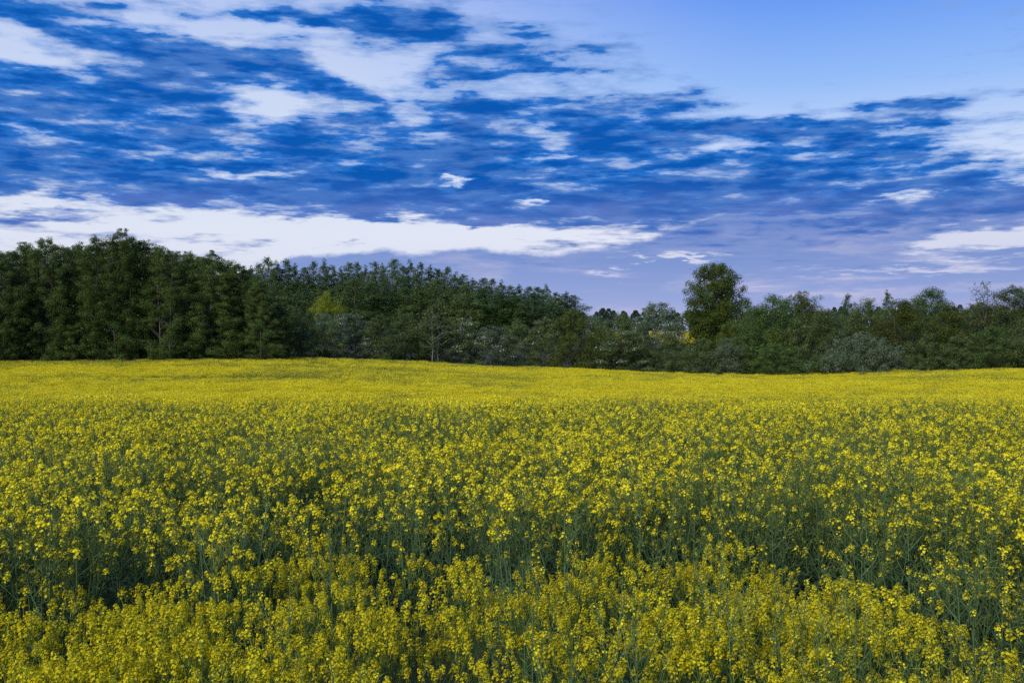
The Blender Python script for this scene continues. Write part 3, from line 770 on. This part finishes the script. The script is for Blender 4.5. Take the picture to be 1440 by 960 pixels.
# ---- low mustard in the foreground
P = wedge(2.3, 7.2, 40, 1.6)
P = P[P[:, 1] < border(P[:, 0], P[:, 1]) + rng.normal(0, .17, len(P))]
thin = patch(P[:, 0], P[:, 1], 2.6, 3) + rng.uniform(-.9, .9, len(P)) + np.where(CX + FPX * P[:, 0] / P[:, 1] > 1180, -.4, .3) > -.62
P = P[thin]
vis = (np.abs(P[:, 0]) < .53 * P[:, 1]) & (P[:, 1] > 3.5)
order = np.argsort(np.where(vis, P[:, 1], 1e9))
near = order[:min(300, int(vis.sum()))]; rest = np.setdiff1d(np.arange(len(P)), near)
S = rng.uniform(.66, 1.08, len(P)) + .08 * patch(P[:, 0], P[:, 1], 2.2, 77); SP = rng.uniform(0, 6.28, len(P)); TL = rng.normal(0, .07, (len(P), 2)); IX = rng.integers(0, len(MUST), len(P))
for i in near:
    r = stand(MUST[IX[i]], ME_MUST, 'mustard_plant', P[i, 0], P[i, 1], S[i], SP[i], TL[i], ST_MUST[IX[i]])
    tag(r, 'low bushy mustard plant with small yellow flower spikes in the foreground', 'plant', 'low mustard plants in the foreground')
scatter('mustard_growth', np.column_stack([P[rest], ground(P[rest, 0], P[rest, 1])]), np.column_stack([TL[rest], SP[rest]]), np.repeat(S[rest, None], 3, 1), IX[rest], must_src,
        'remaining low yellow mustard growing between the plants of the foreground', 'mustard')
print('mustard', len(P), len(near))

# ---- tall podded rape plants rising out of the mustard
Q = wedge(2.9, 6.6, 4.6, 1.2)
pq = CX + FPX * Q[:, 0] / Q[:, 1]
Q = Q[(Q[:, 1] < border(Q[:, 0], Q[:, 1]) - .15) & (rng.uniform(0, 1, len(Q)) < np.where(pq > 1150, 1.0, np.where(pq > 680, .62, .40)))]
Q = np.concatenate([Q, [[(745 - 720) / 1400 * 4.3, 4.3], [(858 - 720) / 1400 * 4.4, 4.4], [(1003 - 720) / 1400 * 5.3, 5.3], [(1120 - 720) / 1400 * 4.5, 4.5], [(1180 - 720) / 1400 * 4.2, 4.2], [(1385 - 720) / 1400 * 4.0, 4.0], [(55 - 720) / 1400 * 5.0, 5.0]]])
pq = CX + FPX * Q[:, 0] / Q[:, 1]; Q = Q[np.argsort(pq)]; pq = np.sort(pq)
n = 0
for (x, y), p in zip(Q, pq):
    k = N_FLOWER + int(rng.integers(4))
    r = stand(RAPE[k], ME_RAPE, 'rape_plant', x, y, rng.uniform(.78, .95), rng.uniform(0, 6.28), rng.normal(0, .05, 2), ST_RAPE[k])
    inside = 0 < p < 1440
    n += inside
    tag(r, '%s tall grey-green podded rape plant from the left rising out of the low mustard' % ordinal(n) if inside else 'tall podded rape plant standing in the mustard beyond the picture edge',
        'plant', 'podded rape plants among the mustard')
print('podded', n)

# ---- the tall rape crop up to the crest of the field
P = wedge(4.6, 20.5, 60, 2.5)
P = P[patch(P[:, 0], P[:, 1], 5.0, 61) * .5 + patch(P[:, 0], P[:, 1], 1.6, 62) * .3 + rng.uniform(-.65, .65, len(P)) > -.16]
P = P[P[:, 1] > border(P[:, 0], np.minimum(P[:, 1], 7.5)) + .10 + rng.normal(0, .18, len(P))]
vis = np.abs(P[:, 0]) < .52 * P[:, 1]
order = np.argsort(np.where(vis, P[:, 1], 1e9)); near = order[:300 - len(Q)]; rest = np.setdiff1d(np.arange(len(P)), near)
S = rng.uniform(.74, 1.06, len(P)) + .05 * patch(P[:, 0], P[:, 1], 1.3, 8); SP = rng.uniform(0, 6.28, len(P)); TL = rng.normal(0, .07, (len(P), 2))
pod = rng.uniform(-1, 1, len(P)) + patch(P[:, 0], P[:, 1], 1.7, 21) + np.where((P[:, 0] > .16 * P[:, 1]) & (P[:, 1] < 9.5), .40, 0) > .84
IX = np.where(pod, N_FLOWER + rng.integers(0, 4, len(P)), rng.integers(0, N_FLOWER, len(P)))
for i in near:
    r = stand(RAPE[IX[i]], ME_RAPE, 'rape_plant', P[i, 0], P[i, 1], S[i], SP[i], TL[i], ST_RAPE[IX[i]])
    if pod[i]: tag(r, 'tall rape plant mostly gone to green pods in front rows of the crop', 'plant', 'podded rape plants in the front rows of the crop')
    else: tag(r, 'tall rape plant with yellow flower heads in front rows behind the mustard', 'plant', 'flowering rape plants in the front rows of the crop')
scatter('rape_crop', np.column_stack([P[rest], ground(P[rest, 0], P[rest, 1])]), np.column_stack([TL[rest], SP[rest]]), np.repeat(S[rest, None], 3, 1), IX[rest], rape_src,
        'yellow flowering rape crop from behind the front rows to the near crest', 'crop')
print('rape', len(P), len(near))

# ---- the crop beyond the crest, far enough away to read as one surface
def far_patch(seed, green):
    g = np.random.default_rng(seed); mb = MB(); n = 46
    x, y = g.uniform(-.42, .42, (2, n)); h = g.uniform(.92, 1.16, n)
    a = np.column_stack([g.normal(0, .12, n), g.normal(0, .12, n), np.ones(n)]); base = np.column_stack([x, y, h * .25])
    blades(mb, base, a, g.normal(0, 1, (n, 3)), h * .66, .022, 0, .2, root=True)
    m = 290 if green else 700
    k = g.integers(0, n, m); c = np.column_stack([x[k] + g.normal(0, .08, m), y[k] + g.normal(0, .08, m), h[k] - np.abs(g.normal(0, .11, m))])
    nr = unit(g.normal(0, .6, (m, 3)) + np.array([0, 0, .6])); ax = unit(np.cross(nr, g.normal(0, 1, (m, 3))))
    blades(mb, c, ax, np.cross(nr, ax), g.uniform(.022, .042, m), g.uniform(.02, .036, m), 1)
    m = 330 if green else 90
    k = g.integers(0, n, m); c = np.column_stack([x[k] + g.normal(0, .08, m), y[k] + g.normal(0, .08, m), h[k] - np.abs(g.normal(0, .10, m)) + .02])
    ax = unit(g.normal(0, .5, (m, 3)) + np.array([0, 0, .8])); blades(mb, c, ax, g.normal(0, 1, (m, 3)), g.uniform(.04, .09, m), .012, 2)
    return mb.build('far_form', [M['stem'], M['petal'], M['pod']])
far_src = hidden_collection('far_form', [far_patch(600 + i, i >= 5) for i in range(8)])
P = wedge(19.5, 116, 3.6, 6.0, .60)
pp = CX + FPX * P[:, 0] / P[:, 1]
P = P[P[:, 1] < edge_dist(pp) + .4]
F2 = wedge(144, 174, 3.0, 0, .30); F2 = F2[F2[:, 0] > .08 * F2[:, 1]]      # the next field, glimpsed through the hedge
P = np.concatenate([P, F2]); pp = CX + FPX * P[:, 0] / P[:, 1]
lowf = np.where((pp < 760) & (P[:, 1] > 66), .55, 0) + np.where((pp > 1230) & (P[:, 1] > 72), .4, 0) + np.where((P[:, 1] > 84), .25, 0) - np.where(P[:, 1] > 130, 2, 0)
band = np.where((pp < 640) & (np.abs(P[:, 1] - 71 - 1.5 * np.sin(P[:, 0] * .2)) < 1.6), .9, 0) + np.where((np.abs(P[:, 1] - 58) < .9) & (np.abs(pp - 900) < 420), .5, 0)
grn = patch(P[:, 0] * .6, P[:, 1] * 1.6, .30, 31) * .75 + patch(P[:, 0], P[:, 1], .9, 33) * .35 + rng.uniform(-.55, .55, len(P)) + lowf + band > .70
IX = np.where(grn, 5 + rng.integers(0, 3, len(P)), rng.integers(0, 5, len(P)))
sz = .98 + .10 * patch(P[:, 0] * .5, P[:, 1] * 1.3, .5, 40) + .06 * patch(P[:, 0], P[:, 1], 1.5, 41) + rng.normal(0, .04, len(P)) - .16 * (band > 0)
scatter('far_rape_crop', np.column_stack([P, ground(P[:, 0], P[:, 1])]), np.column_stack([np.zeros((len(P), 2)), rng.uniform(0, 6.28, len(P))]),
        np.column_stack([np.full(len(P), 1.1), np.full(len(P), 1.1), sz]), IX, far_src, 'smooth yellow rape crop beyond the crest reaching the edge of the woods', 'crop')
print('far', len(P))
